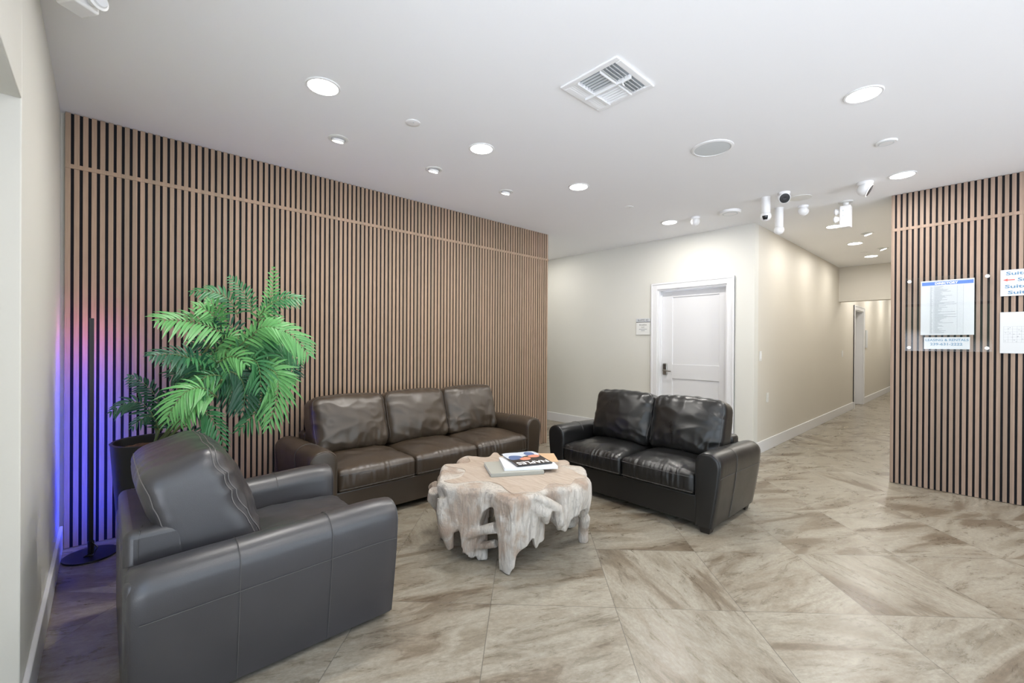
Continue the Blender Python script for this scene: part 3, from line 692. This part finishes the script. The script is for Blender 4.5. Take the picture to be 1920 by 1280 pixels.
FR = [
((-3.25, 0.57, 1.35),(-3.18, 0.4, 1.42),(-3.1, 0.22, 1.42),0.17,2),
((-3.25, 0.54, 1.39),(-3.22, 0.52, 1.5),(-3.2, 0.46, 1.55),0.1,2),
((-3.25, 0.54, 1.4),(-3.2, 0.48, 1.48),(-3.15, 0.39, 1.52),0.1,2),
((-3.4, 0.66, 1.47),(-3.4, 0.58, 1.61),(-3.4, 0.41, 1.62),0.11,1),
((-3.45, 0.76, 1.5),(-3.48, 0.72, 1.63),(-3.5, 0.63, 1.75),0.1,1),
((-3.25, 0.76, 1.45),(-3.25, 0.82, 1.6),(-3.25, 0.84, 1.81),0.09,2),
((-3.2, 0.75, 1.48),(-3.12, 0.83, 1.58),(-3.05, 0.96, 1.59),0.11,1),
((-3.15, 0.46, 1.11),(-3.05, 0.34, 1.22),(-2.95, 0.18, 1.23),0.14,0),
((-3.35, 0.56, 1.22),(-3.32, 0.48, 1.3),(-3.3, 0.4, 1.3),0.12,0),
((-3.15, 0.6, 1.18),(-3.08, 0.67, 1.3),(-3.0, 0.79, 1.35),0.15,1),
((-3.1, 0.61, 1.28),(-3.02, 0.8, 1.39),(-2.95, 0.97, 1.22),0.16,2),
((-3.2, 0.65, 1.26),(-3.15, 0.82, 1.32),(-3.1, 0.96, 1.16),0.14,1),
((-3.35, 0.78, 1.19),(-3.32, 0.91, 1.17),(-3.3, 1.0, 1.05),0.13,0),
((-3.0, 0.7, 1.13),(-2.92, 0.78, 1.08),(-2.85, 0.71, 0.8),0.17,2),
((-3.1, 0.68, 1.09),(-3.05, 0.72, 0.95),(-3.0, 0.59, 0.78),0.14,1),
((-3.1, 0.55, 1.13),(-3.05, 0.62, 1.06),(-3.0, 0.61, 0.89),0.15,0),
((-3.0, 0.48, 0.99),(-2.92, 0.35, 1.05),(-2.85, 0.24, 0.91),0.15,2),
((-3.05, 0.49, 0.98),(-2.98, 0.37, 1.0),(-2.9, 0.3, 0.87),0.15,2),
((-3.1, 0.39, 0.9),(-3.02, 0.45, 0.88),(-2.95, 0.51, 0.7),0.11,1),
((-3.3, 0.37, 0.74),(-3.25, 0.43, 0.73),(-3.2, 0.46, 0.57),0.1,0),
((-3.4, 0.25, 0.76),(-3.4, 0.23, 0.98),(-3.4, 0.11, 1.1),0.1,0),
((-3.35, 0.24, 0.78),(-3.32, 0.16, 0.95),(-3.3, 0.03, 0.91),0.1,0),
((-3.3, 0.24, 0.78),(-3.25, 0.2, 0.88),(-3.2, 0.12, 0.83),0.08,0),
((-3.35, 0.26, 0.77),(-3.38, 0.28, 0.89),(-3.4, 0.28, 1.01),0.09,0),
((-3.3, 0.48, 1.05),(-3.28, 0.39, 1.12),(-3.25, 0.29, 1.1),0.13,0),
((-3.3, 0.57, 1.19),(-3.3, 0.55, 1.28),(-3.3, 0.53, 1.35),0.11,0),
((-3.1, 0.52, 1.1),(-3.05, 0.43, 1.1),(-3.0, 0.38, 1.01),0.13,1),
((-3.35, 0.65, 1.3),(-3.38, 0.62, 1.41),(-3.4, 0.55, 1.48),0.12,0),
((-3.15, 0.69, 1.22),(-3.08, 0.72, 1.26),(-3.0, 0.82, 1.11),0.14,1),
((-3.05, 0.63, 1.17),(-2.98, 0.68, 1.18),(-2.9, 0.68, 1.03),0.15,1),
((-3.1, 0.5, 1.18),(-3.02, 0.56, 1.22),(-2.95, 0.61, 1.18),0.13,2),
((-3.2, 0.73, 1.41),(-3.15, 0.76, 1.5),(-3.1, 0.83, 1.41),0.11,2),
((-3.25, 0.54, 1.01),(-3.18, 0.56, 1.05),(-3.1, 0.56, 0.92),0.12,0),
((-3.1, 0.66, 1.26),(-3.02, 0.7, 1.39),(-2.95, 0.8, 1.38),0.13,2),
]
PXC, PYC = -3.36, .235
plant = thing('potted_palm', 'bushy green palm in a tall black planter beside the armchair', 'plant', (PXC, PYC, 0))
b = MB(); prof = [(.150, .0), (.160, .004), (.208, .715), (.212, .722), (.205, .726), (.196, .722), (.192, .66)]
b.lathe(prof, n=64, caps=False); b.lathe([(.16, .002), (.15, .0)], n=64); b.build('planter', M['pot'], plant)
b = MB(); n = 40
for j in range(7):
    for i in range(n):
        a = 2*PI*i/n; r = .196*j/6; b.v.append((r*math.cos(a), r*math.sin(a), .675+.018*(1-j/6)+.014*noise.noise(Vector((r*30*math.cos(a), r*30*math.sin(a), 0)))+.025*math.exp(-((r*math.cos(a)-.03)**2+(r*math.sin(a)-.02)**2)/.006)))
for j in range(6):
    for i in range(n): k = (i+1) % n; b.face(j*n+i, j*n+k, (j+1)*n+k, (j+1)*n+i)
b.build('mulch', M['soil'], plant)
def loc_(*P): return [(x-PXC, y-PYC, z) for x, y, z in P]
for pts, r in ((((-3.34, .24, .69), (-3.31, .33, .82), (-3.27, .44, 1.0), (-3.25, .56, 1.22), (-3.27, .68, 1.36), (-3.25, .76, 1.45)), .008),
               (((-3.35, .22, .69), (-3.36, .30, .95), (-3.33, .42, 1.15), (-3.27, .50, 1.32), (-3.25, .57, 1.36)), .007),
               (((-3.33, .25, .69), (-3.27, .40, .86), (-3.18, .50, .99), (-3.10, .52, 1.08)), .007),
               (((-3.36, .23, .69), (-3.30, .42, .95), (-3.22, .60, 1.12), (-3.12, .74, 1.22)), .007),
               (((-3.34, .25, .69), (-3.33, .32, .77), (-3.28, .38, .80)), .005),
               (((-3.37, .23, .69), (-3.37, .235, .76), (-3.40, .23, .80)), .006)):
    MB().tube(loc_(*pts), r, 8).build('stem', M['stem'], plant)
rq = random.Random(11)
for k in range(14):
    a = 2*PI*k/14+rq.uniform(-.2, .2); r = rq.uniform(.16, .27); b0 = Vector((-3.27+rq.uniform(-.05, .06), .60+rq.uniform(-.10, .12), 1.22+rq.uniform(-.12, .12)))
    d = Vector((rq.uniform(-.2, .9), math.cos(a), math.sin(a)*.8)).normalized(); tp = b0+d*r*1.3+Vector((0, 0, -.07)); tp.x = max(tp.x, -3.72)
    FR.append((tuple(b0), tuple((b0+tp)*.5+Vector((.02, 0, .05))), tuple(tp), rq.uniform(.10, .14), rq.choice((0, 0, 1, 1, 2))))
for i, (b0, m_, tp, sz, tone) in enumerate(FR): frond(plant, b0, m_, tp, sz, tone, i)

# ---- colour-changing corner floor lamp
LX, LY = -3.695, -.052
t = thing('floor_lamp', 'slim black colour LED floor lamp glowing blue in the slat corner', 'floor lamp', (LX, LY, 0))
MB().lathe([(.128, 0), (.130, .004), (.128, .010), (.02, .014)], n=48).build('base', M['blackmetal'], t)
b = MB(); b.box(-.008, .012, -.011, .011, .012, 1.445); b.lathe([(.016, .012), (.016, .09)], n=16); b.build('pole', M['blackmetal'], t, bevel=.002)
MB().box(-.0125, -.0085, -.0085, .0085, .10, 1.435).build('led_strip', M['led'], t, smooth=False)
MB().tube([(.01, .0, .02), (.05, -.03, .018), (.06, .01, .02), (.02, .03, .05), (.012, .0, .09)], .003, 6).build('power_cord', M['black'], t)

# ================================================================ CEILING FIXTURES
def area(parent, r, power, z=-.012, spread=PI, col=(1, .965, .91)):
    l = bpy.data.lights.new('downlight_glow', 'AREA'); l.shape = 'DISK'; l.size = 2*r; l.energy = power; l.color = col; l.spread = spread
    o = bpy.data.objects.new('downlight_glow', l); COL.objects.link(o); o.parent = parent; o.location = (0, 0, z); return o
def downlight(x, y, label, group, r=.078, z=H, k=1.0):
    t = thing('recessed_downlight', label, 'ceiling light', (x, y, z), 0, group)
    b = MB(); b.lathe([(r+.016, 0), (r+.016, -.003), (r+.012, -.006), (r+.002, -.006), (r, -.002), (r, 0)], n=48, caps=False); b.build('trim_ring', M['white'], t)
    MB().lathe([(r, -.001), (r, -.003)], n=48).build('diffuser', M['diffuser'], t)
    area(t, r*.95, LAMP*k)
LG = 'large recessed downlights over the lobby'
for x, y, l in ((-2.53, .90, 'large round downlight nearest the foreground armchair, in the left row'), (-2.53, 2.04, 'large round downlight in the left row above the sofa side of the table'),
                (-2.53, 3.18, 'large round downlight in the left row above the loveseat'), (-2.53, 4.88, 'large round downlight in the left row nearest the back wall'),
                (-.48, 3.18, 'large round downlight right of the air vent, nearest and biggest at right'), (-.48, 4.92, 'large round downlight just before the right slat wall')):
    downlight(x, y, l, LG)
CG = 'round downlights in the corridor ceiling'
for x, y, l in ((-1.24, 6.46, 'corridor downlight nearest the lobby, beside the emergency light'), (-1.25, 7.75, 'middle one of the three round corridor downlights'), (-1.25, 9.04, 'farthest round corridor downlight, just before the header')):
    downlight(x, y, l, CG, k=.65)
for i in range(4):
    tt = thing('recessed_downlight', 'round downlight of the corridor beyond the header beam', 'ceiling light', (-1.2, 11.0+1.9*i, H), 0, 'downlights beyond the header beam')
    MB().lathe([(.09, 0), (.09, -.004)], n=32).build('trim_ring', M['white'], tt); MB().lathe([(.072, -.0041), (.072, -.006)], n=32).build('diffuser', M['diffuser'], tt); area(tt, .07, LAMP*1.1)
for i, (x, y) in enumerate(((-4.9, 4.95), (-6.5, 4.95))):  # hidden lamps added so the back wall gets enough light
    tt = thing('recessed_downlight', 'added unseen downlight of the side passage behind the slat wall', 'ceiling light', (x, y, H), 0, 'added side passage downlights')
    MB().lathe([(.09, 0), (.09, -.004)], n=32).build('trim_ring', M['white'], tt); MB().lathe([(.072, -.0041), (.072, -.006)], n=32).build('diffuser', M['diffuser'], tt); area(tt, .07, LAMP*.45)
for i, (x, y) in enumerate(((.9, .9), (.9, 2.6), (2.2, 1.6), (.9, 4.4), (2.2, 4.4), (-.48, .9))):  # lamps outside the view, added to supply light to the room
    tt = thing('recessed_downlight', 'added unseen downlight in the lobby ceiling right of the camera', 'ceiling light', (x, y, H), 0, 'added downlights right of the camera')
    MB().lathe([(.09, 0), (.09, -.004)], n=32).build('trim_ring', M['white'], tt); MB().lathe([(.072, -.0041), (.072, -.006)], n=32).build('diffuser', M['diffuser'], tt); area(tt, .07, LAMP*.6)

def gimbal(x, y, aim, label, group, r=.050):
    t = thing('gimbal_light', label, 'ceiling light', (x, y, H), 0, group)
    b = MB(); b.lathe([(r+.018, 0), (r+.018, -.003), (r+.012, -.006), (r, -.006), (r-.004, 0)], n=40, caps=False); b.build('trim_ring', M['offwhite'], t)
    ax = math.atan2(aim[1], aim[0]); rot = Matrix.Rotation(ax, 4, 'Z') @ Matrix.Rotation(math.radians(28), 4, 'Y')
    rot2 = Matrix.Rotation(ax, 4, 'Z') @ Matrix.Rotation(math.radians(-17), 4, 'Y')
    b = MB(); b.lathe([(r-.008, -.002), (r-.008, -.018), (r-.014, -.020)], n=32); b.v = [tuple(rot2 @ Vector(v)) for v in b.v]; b.build('swivel_head', M['offwhite'], t)
    b = MB(); b.lathe([(r-.015, -.0202), (r-.015, -.0225)], n=32); b.v = [tuple(rot2 @ Vector(v)) for v in b.v]; b.build('lens', M['bulb'], t)
    l = bpy.data.lights.new('gimbal_glow', 'SPOT'); l.energy = SPOT; l.spot_size = math.radians(75); l.spot_blend = .6; l.shadow_soft_size = .03; l.color = (1, .95, .88)
    o = bpy.data.objects.new('gimbal_glow', l); COL.objects.link(o); o.parent = t
    o.location = rot2 @ Vector((0, 0, -.03)); o.rotation_euler = rot2.to_euler()
GG = 'small swivelling wall-washer lights'
gimbal(-3.105, 1.21, (-1, 0), 'small swivel light above the palm, nearest of its row', GG)
gimbal(-3.105, 2.0, (-1, 0), 'small swivel light above the sofa, middle of its row', GG)
gimbal(-3.09, 2.79, (-1, 0), 'small swivel light near the far end of the slat wall', GG)
gimbal(-1.03, 7.16, (1, .3), 'small swivel light in the corridor, the nearer one', GG)
gimbal(-1.03, 8.42, (1, .3), 'small swivel light in the corridor, the farther one', GG)

def disc_cover(name, label, cat, x, y, r, h, m=None, group=None, dot=False):
    t = thing(name, label, cat, (x, y, H), 0, group)
    MB().lathe([(r, 0), (r, -h*.5), (r*.93, -h*.9), (r*.5, -h), (.002, -h)], n=40).build('cover', m or M['white'], t)
    b = MB(); b.lathe([(r*.62, -h-.0), (r*.66, -h-.0015), (r*.72, -h*.96)], n=40, caps=False) if not dot else b.lathe([(.004, -h), (.004, -h-.003)], c=(r*.3, -r*.1, 0), n=12)
    b.build('ring' if not dot else 'pin', M['greymesh'], t)
    return t
disc_cover('blank_plate', 'flat round white ceiling cover between the first two left downlights', 'ceiling cover', -2.54, 1.475, .047, .006, dot=True)
disc_cover('blank_plate', 'flat round white ceiling cover beyond the air vent, left row', 'ceiling cover', -2.54, 4.03, .045, .005, dot=True)
disc_cover('blank_plate', 'round white ceiling sprinkler cover above the right side floor', 'ceiling cover', -.48, 4.04, .062, .012)
disc_cover('blank_plate', 'small round cover in the corridor ceiling beside the farthest downlights', 'ceiling cover', -1.26, 8.60, .06, .006, dot=True)
disc_cover('smoke_detector', 'low white round detector on the ceiling in front of the door wall', 'detector', -1.87, 4.94, .105, .03, M['white'])
t = thing('ceiling_speaker', 'large round in-ceiling speaker with grey mesh grille', 'speaker', (-1.361, 3.257, H))
MB().lathe([(.142, 0), (.142, -.004), (.132, -.009), (.124, -.009), (.122, -.005)], n=56, caps=False).build('rim', M['white'], t)
MB().lathe([(.1225, -.002), (.1225, -.006), (.08, -.0085), (.001, -.009)], n=56).build('grille', M['greymesh'], t)

# ---- air vent: square diffuser with louvre banks
t = thing('air_vent', 'square white ceiling air vent with louvres', 'air vent', (-1.432, 2.047, H))
b = MB(); O, I = .185, .150
for x0, x1, y0, y1 in ((-O, O, -O, -I), (-O, O, I, O), (-O, -I, -I, I), (I, O, -I, I)): b.box(x0, x1, y0, y1, -.012, 0)
b.build('frame', M['white'], t, smooth=False, bevel=.005)
MB().box(-I, I, -I, I, -.0015, -.0005).build('duct_back', M['duct'], t, smooth=False)
b = MB(); b.box(-I, I, -.004, .004, -.026, 0)
for x in (-.085, .06): b.box(x-.003, x+.003, -I, I, -.022, 0)
b.build('divider', M['white'], t, smooth=False)
b = MB()
def louvre(along, a0, a1, c, tilt, w=.022):
    dz, dc = w*math.cos(tilt), w*math.sin(tilt); th = .0012
    P = [(a0, c, -.001), (a1, c, -.001), (a1, c+dc, -dz-.001), (a0, c+dc, -dz-.001)]
    vs = []
    for o_ in (-th, th): vs += [(p[0], p[1]+o_, p[2]) if along == 'x' else (p[1]+o_, p[0], p[2]) for p in P]
    b.add(vs, [(0, 1, 2, 3), (7, 6, 5, 4), (0, 4, 5, 1), (1, 5, 6, 2), (2, 6, 7, 3), (3, 7, 4, 0)])
for k in range(6):
    louvre('x', -.082, .057, .014+k*.0235, .45, .017); louvre('x', -.082, .057, -.014-k*.0235, -.45, .017)
for k in range(4):
    for y0, y1 in ((-I, -.004), (.004, I)): louvre('y', y0, y1, .068+k*.0205, .5, .018)
for k in range(5):
    for y0, y1 in ((-I, -.004), (.004, I)): louvre('y', y0, y1, -.092-k*.013, -1.0, .021)
b.build('louvres', M['white'], t, smooth=False)
MB().tube([(.10, .0, -.022), (.10, .0, -.034), (.10, .012, -.040)], .004, 8).build('damper_lever', M['white'], t)

# ---- cameras
def lerp_(a, b_, f): return a+(b_-a)*f
def turret(x, y, aim, tilt, label, r=.046, black=True, drop=.05):
    t = thing('security_camera', label, 'security camera', (x, y, H), 0, 'white ceiling security cameras')
    MB().lathe([(r*1.02, 0), (r*1.05, -.006), (r*.95, -.020), (r*.55, -.026)], n=36).build('mount', M['white'], t)
    a = math.radians(aim); rot = Matrix.Translation((0, 0, -drop)) @ Matrix.Rotation(a, 4, 'Z') @ Matrix.Rotation(PI/2+math.radians(tilt), 4, 'Y')
    b = MB(); prof = [(.004, -r)]+[(r*math.sin(k*PI/16), -r*math.cos(k*PI/16)) for k in range(2, 11)]+[(r*.97, r*.55), (r*.90, r*.62)]
    b.lathe(prof, n=36); b.v = [tuple(rot @ Vector(v)) for v in b.v]; h = b.build('camera_head', M['white'], t)
    b = MB(); b.lathe([(r*.86, r*.60), (r*.86, r*.635), (r*.8, r*.64)], n=36); b.v = [tuple(rot @ Vector(v)) for v in b.v]; b.build('lens_face', M['black'], h)
    b = MB(); b.lathe([(r*.28, r*.64), (r*.28, r*.68), (r*.16, r*.66)], n=20); b.v = [tuple(rot @ Vector(v)) for v in b.v]; b.build('lens', M['lens'] if not black else M['blackmetal'], h)
    return t
turret(-2.225, 4.89, 150, 10, 'small white turret camera turned away, farthest left, above the door wall')
turret(-1.294, 4.696, -62, 22, 'white turret camera with a black round lens face toward the room', r=.050)
turret(-1.282, 5.289, 80, 15, 'small white turret camera turned away, just right of the second bullet camera')
turret(-.725, 4.913, 5, 28, 'white turret camera angled to the right beside the slat wall corner', r=.058, drop=.062)
def ptz(x, y, L, aim, label, eye):
    t = thing('security_camera', label, 'security camera', (x, y, H), 0, 'white ceiling security cameras')
    MB().lathe([(.040, 0), (.042, -.004), (.040, -.010), (.0385, -L)], n=36).build('housing', M['white'], t)
    r = .048; prof = [(.036, -L+.004)]+[(r*math.sin(k*PI/18), -L-.030+r*math.cos(k*PI/18)) for k in range(4, 18)]+[(.002, -L-.030-r)]
    h = MB().lathe(prof, n=36).build('camera_head', M['white'], t)
    MB().lathe([(.0405, -L+.004), (.0405, -L-.002)], n=36).build('collar', M['offwhite'], t)
    if eye:
        a = math.radians(aim); b = MB(); c = Vector((0, 0, -L-.030))
        for i in range(9):
            for j in range(7):
                az = a+math.radians(-30+60*i/8); el = math.radians(-48+62*j/6*.75); d = Vector((math.cos(az)*math.cos(el), math.sin(az)*math.cos(el), math.sin(el)))
                b.v.append(tuple(c+d*(r+.0012)))
        for i in range(8):
            for j in range(6): b.face(i*7+j, (i+1)*7+j, (i+1)*7+j+1, i*7+j+1)
        b.build('lens_window', M['black'], h)
    return t
ptz(-1.456, 4.723, .155, -80, 'white hanging tube camera with a black lens window', True)
ptz(-1.474, 5.192, .20, 120, 'white hanging tube camera without visible lens, behind the first tube camera', False)
disc_cover('junction_cover', 'wide flat round ceiling plate behind the black-faced turret camera', 'ceiling cover', -1.229, 4.97, .095, .006, M['offwhite'], dot=True)

# ---- emergency light units
def emergency(x, y, rz, label, heads=((-.085, .03), (-.085, -.05)), top=-.045, L=.215, vents=True):
    t = thing('emergency_light', label, 'emergency light', (x, y, H), rz, 'white emergency light units')
    MB().lathe([(.06, 0), (.06, -.010), (.025, -.016), (.022, top-.004)], n=30).build('ceiling_mount', M['offwhite'], t)
    bd = MB().box(-.045, .045, -.045, .045, top-L, top).build('housing', M['white'], t, bevel=.008)
    b = MB()
    for z in ((-.07, -.12, -.17) if vents else ()): b.box(.0452, .0462, -.02, -.008, z-.02, z-.008); b.box(-.02, -.008, -.0462, -.0452, z-.03, z-.018)
    if vents: b.build('vents', M['greymesh'], bd, smooth=False)
    for hx, hz in heads:
        b = MB(); b.lathe([(.018, -.0), (.034, -.03), (.036, -.036), (.030, -.040)], n=24, axis='x'); b.v = [(v[0]-.045, v[1]+hz*.3-.01, v[2]+top-.075+hz) for v in b.v]
        hd = b.build('lamp_head', M['white'], t); b = MB(); b.lathe([(.028, -.0405), (.024, -.048), (.004, -.05)], n=24, axis='x')
        b.v = [(v[0]-.045, v[1]+hz*.3-.01, v[2]+top-.075+hz) for v in b.v]; b.build('lens', M['lens'], hd)
    return t
emergency(-.952, 5.435, math.radians(0), 'white two-head emergency light hanging at the corridor entrance')
emergency(-2.375, -.075, math.radians(-145), 'white emergency light cut by the upper left picture edge', heads=((-.085, -.015),), top=-.035, L=.125, vents=False)

# ================================================================ WALL ITEMS
# door sign
t = thing('door_sign', 'small SUITE 42 name sign left of the white door', 'sign', (-3.29, YB-.001, 1.55))
MB().box(-.108, .108, -.012, 0, -.112, .062).build('lower_plate', M['offwhite'], t, smooth=False, bevel=.001)
MB().box(-.108, .108, -.014, 0, .070, .118).build('upper_plate', M['paper'], t, smooth=False, bevel=.001)
b = MB(); text_mb(b, 'SUITE 42', .165, .026, (-.082, -.0142, .081), off=.0); b.build('suite_number', M['ink_dark'], t, smooth=False)
b = MB(); text_mb(b, 'Brookline', .11, .019, (-.055, -.0122, .020)); text_mb(b, 'LLC', .045, .017, (-.022, -.0122, -.012))
b.build('lettering', M['ink_dark'], t, smooth=False)
b = MB()
for z, w_ in ((-.037, .06), (-.058, .028)):
    x = -w_
    while x < w_: b.box(x, min(x+.014, w_), -.0126, -.0120, z, z+.008); x += .018
b.build('small_print', M['ink_grey'], t, smooth=False)
b = MB().box(-.110, .110, -.010, 0, .062, .070); b.build('gap_strip', M['ink_dark'], t, smooth=False)

def plate(name, label, cat, loc, w_, h_, kind):
    t = thing(name, label, cat, loc)
    MB().box(0, .006, -w_/2, w_/2, -h_/2, h_/2).build('cover_plate', M['offwhite'], t, smooth=False, bevel=.002)
    if kind == 'switch': MB().box(.006, .011, -.016, .016, -.033, .033).build('rocker', M['white'], t, smooth=False, bevel=.001)
    else:
        b = MB()
        for z in (-.022, .022): b.box(.006, .0085, -.015, .015, z-.013, z+.013)
        b.build('socket', M['offwhite'], t, smooth=False)
plate('light_switch', 'light switch on the corridor wall just past its corner', 'switch', (XC, 5.82, 1.17), .075, .12, 'switch')
plate('wall_outlet', 'power outlet low on the corridor wall behind the loveseat', 'outlet', (XC, 6.085, .65), .075, .12, 'outlet')
plate('light_switch', 'light switch far down the corridor before the side doorway', 'switch', (XC, 10.3, 1.145), .09, .12, 'switch')
t = thing('corridor_sign', 'narrow white door sign beyond the far corridor doorway', 'sign', (XC, 12.75, 1.45))
MB().box(0, .018, -.09, .09, -.20, .20).build('sign_plate', M['paper'], t, smooth=False)

# directory board on the right slat wall
YF = YR-.018
t = thing('directory_board', 'clear acrylic board holding the DIRECTORY sheet on the right slat wall', 'sign', (-.234, YF-.0045, 1.594))
MB().box(-.274, .275, -.029, -.024, -.336, .336).build('acrylic_sheet', M['acrylic'], t, smooth=False)
for sx_ in (-1, 1):
    for sz in (-1, 1):
        MB().lathe([(.008, 0), (.008, -.031), (.0145, -.0312), (.0145, -.036), (.012, -.038)], (sx_*.245, 0, sz*.305), 24, 'y').build('standoff', M['white'], t)
sh = MB().box(-.168, .170, -.0235, -.0225, -.190, .300).build('directory_sheet', M['paper'], t, smooth=False)
b = MB().box(-.160, .165, -.0242, -.0236, .257, .288); b.build('heading_band', M['ink_blue'], sh, smooth=False)
b = MB(); text_mb(b, 'DIRECTORY', .145, .020, (-.075, -.0243, .262), off=.025); b.build('heading', M['ink_white'], sh, smooth=False)
b = MB(); rnd = random.Random(3)
for i in range(56):
    z = .246-i*.0076
    b.box(-.104, -.104+rnd.choice((.008, .010, .014)), -.0240, -.0236, z-.0022, z)
    b.box(-.078, -.078+rnd.uniform(.03, .12)*(1.2 if rnd.random() > .8 else .7), -.0240, -.0236, z-.0024, z)
    b.box(-.104, .104, -.0239, -.0236, z-.0042, z-.0037)
for x in (-.106, -.082, .066, .104): b.box(x, x+.001, -.0240, -.0236, -.180, .250)
b.build('tenant_list', M['ink_grey'], sh, smooth=False)
pl_ = MB().box(-.144, .146, -.0235, -.0225, -.316, -.210).build('leasing_sheet', M['paper'], t, smooth=False)
b = MB(); text_mb(b, 'LEASING & RENTALS', .272, .020, (-.134, -.0238, -.245), off=.022); text_mb(b, '239-631-2222', .205, .024, (-.104, -.0238, -.284), off=.022)
b.build('phone_lettering', M['ink_teal'], pl_, smooth=False)

t = thing('suite_sign', 'white sign listing suites with a red arrow, cut by the right edge', 'sign', (.085, YF-.0045, 1.724))
MB().box(0, .46, -.006, 0, 0, .217).build('sign_plate', M['paper'], t, smooth=False)
b = MB()
for x, z, s_, w_ in ((.031, .172, 'Suite 12 - 30', .32), (.095, .118, 'Suite 31 - 38', .30), (.025, .064, 'Suite 40 - 44', .33), (.042, .014, 'Suite 45 - 49', .33)): text_mb(b, s_, w_, .029, (x, -.0062, z), off=.022)
b.build('lettering', M['ink_teal'], t, smooth=False)
MB().add([(.014, -.0068, .133), (.04, -.0068, .121), (.04, -.0068, .129), (.08, -.0068, .129), (.08, -.0068, .137), (.04, -.0068, .137), (.04, -.0068, .145)], [(0, 1, 2, 5, 6), (2, 3, 4, 5)]).build('arrow', M['ink_red'], t, smooth=False)
t = thing('floor_plan_sheet', 'white floor plan sheet below the suite sign, cut by the right edge', 'sign', (.085, YF-.0045, 1.248))
MB().box(0, .46, -.006, 0, 0, .342).build('sheet', M['paper'], t, smooth=False)
b = MB()
for k in range(7): b.box(.02, .44, -.0064, -.006, .09+k*.022, .0908+k*.022)
for k in range(18): b.box(.02+k*.0245, .0208+k*.0245, -.0064, -.006, .09, .222)
for k in range(60): x = .024+rnd.random()*.4; z = .094+rnd.random()*.12; b.box(x, x+.008, -.0064, -.006, z, z+.003)
b.build('plan_lines', M['ink_grey'], t, smooth=False)
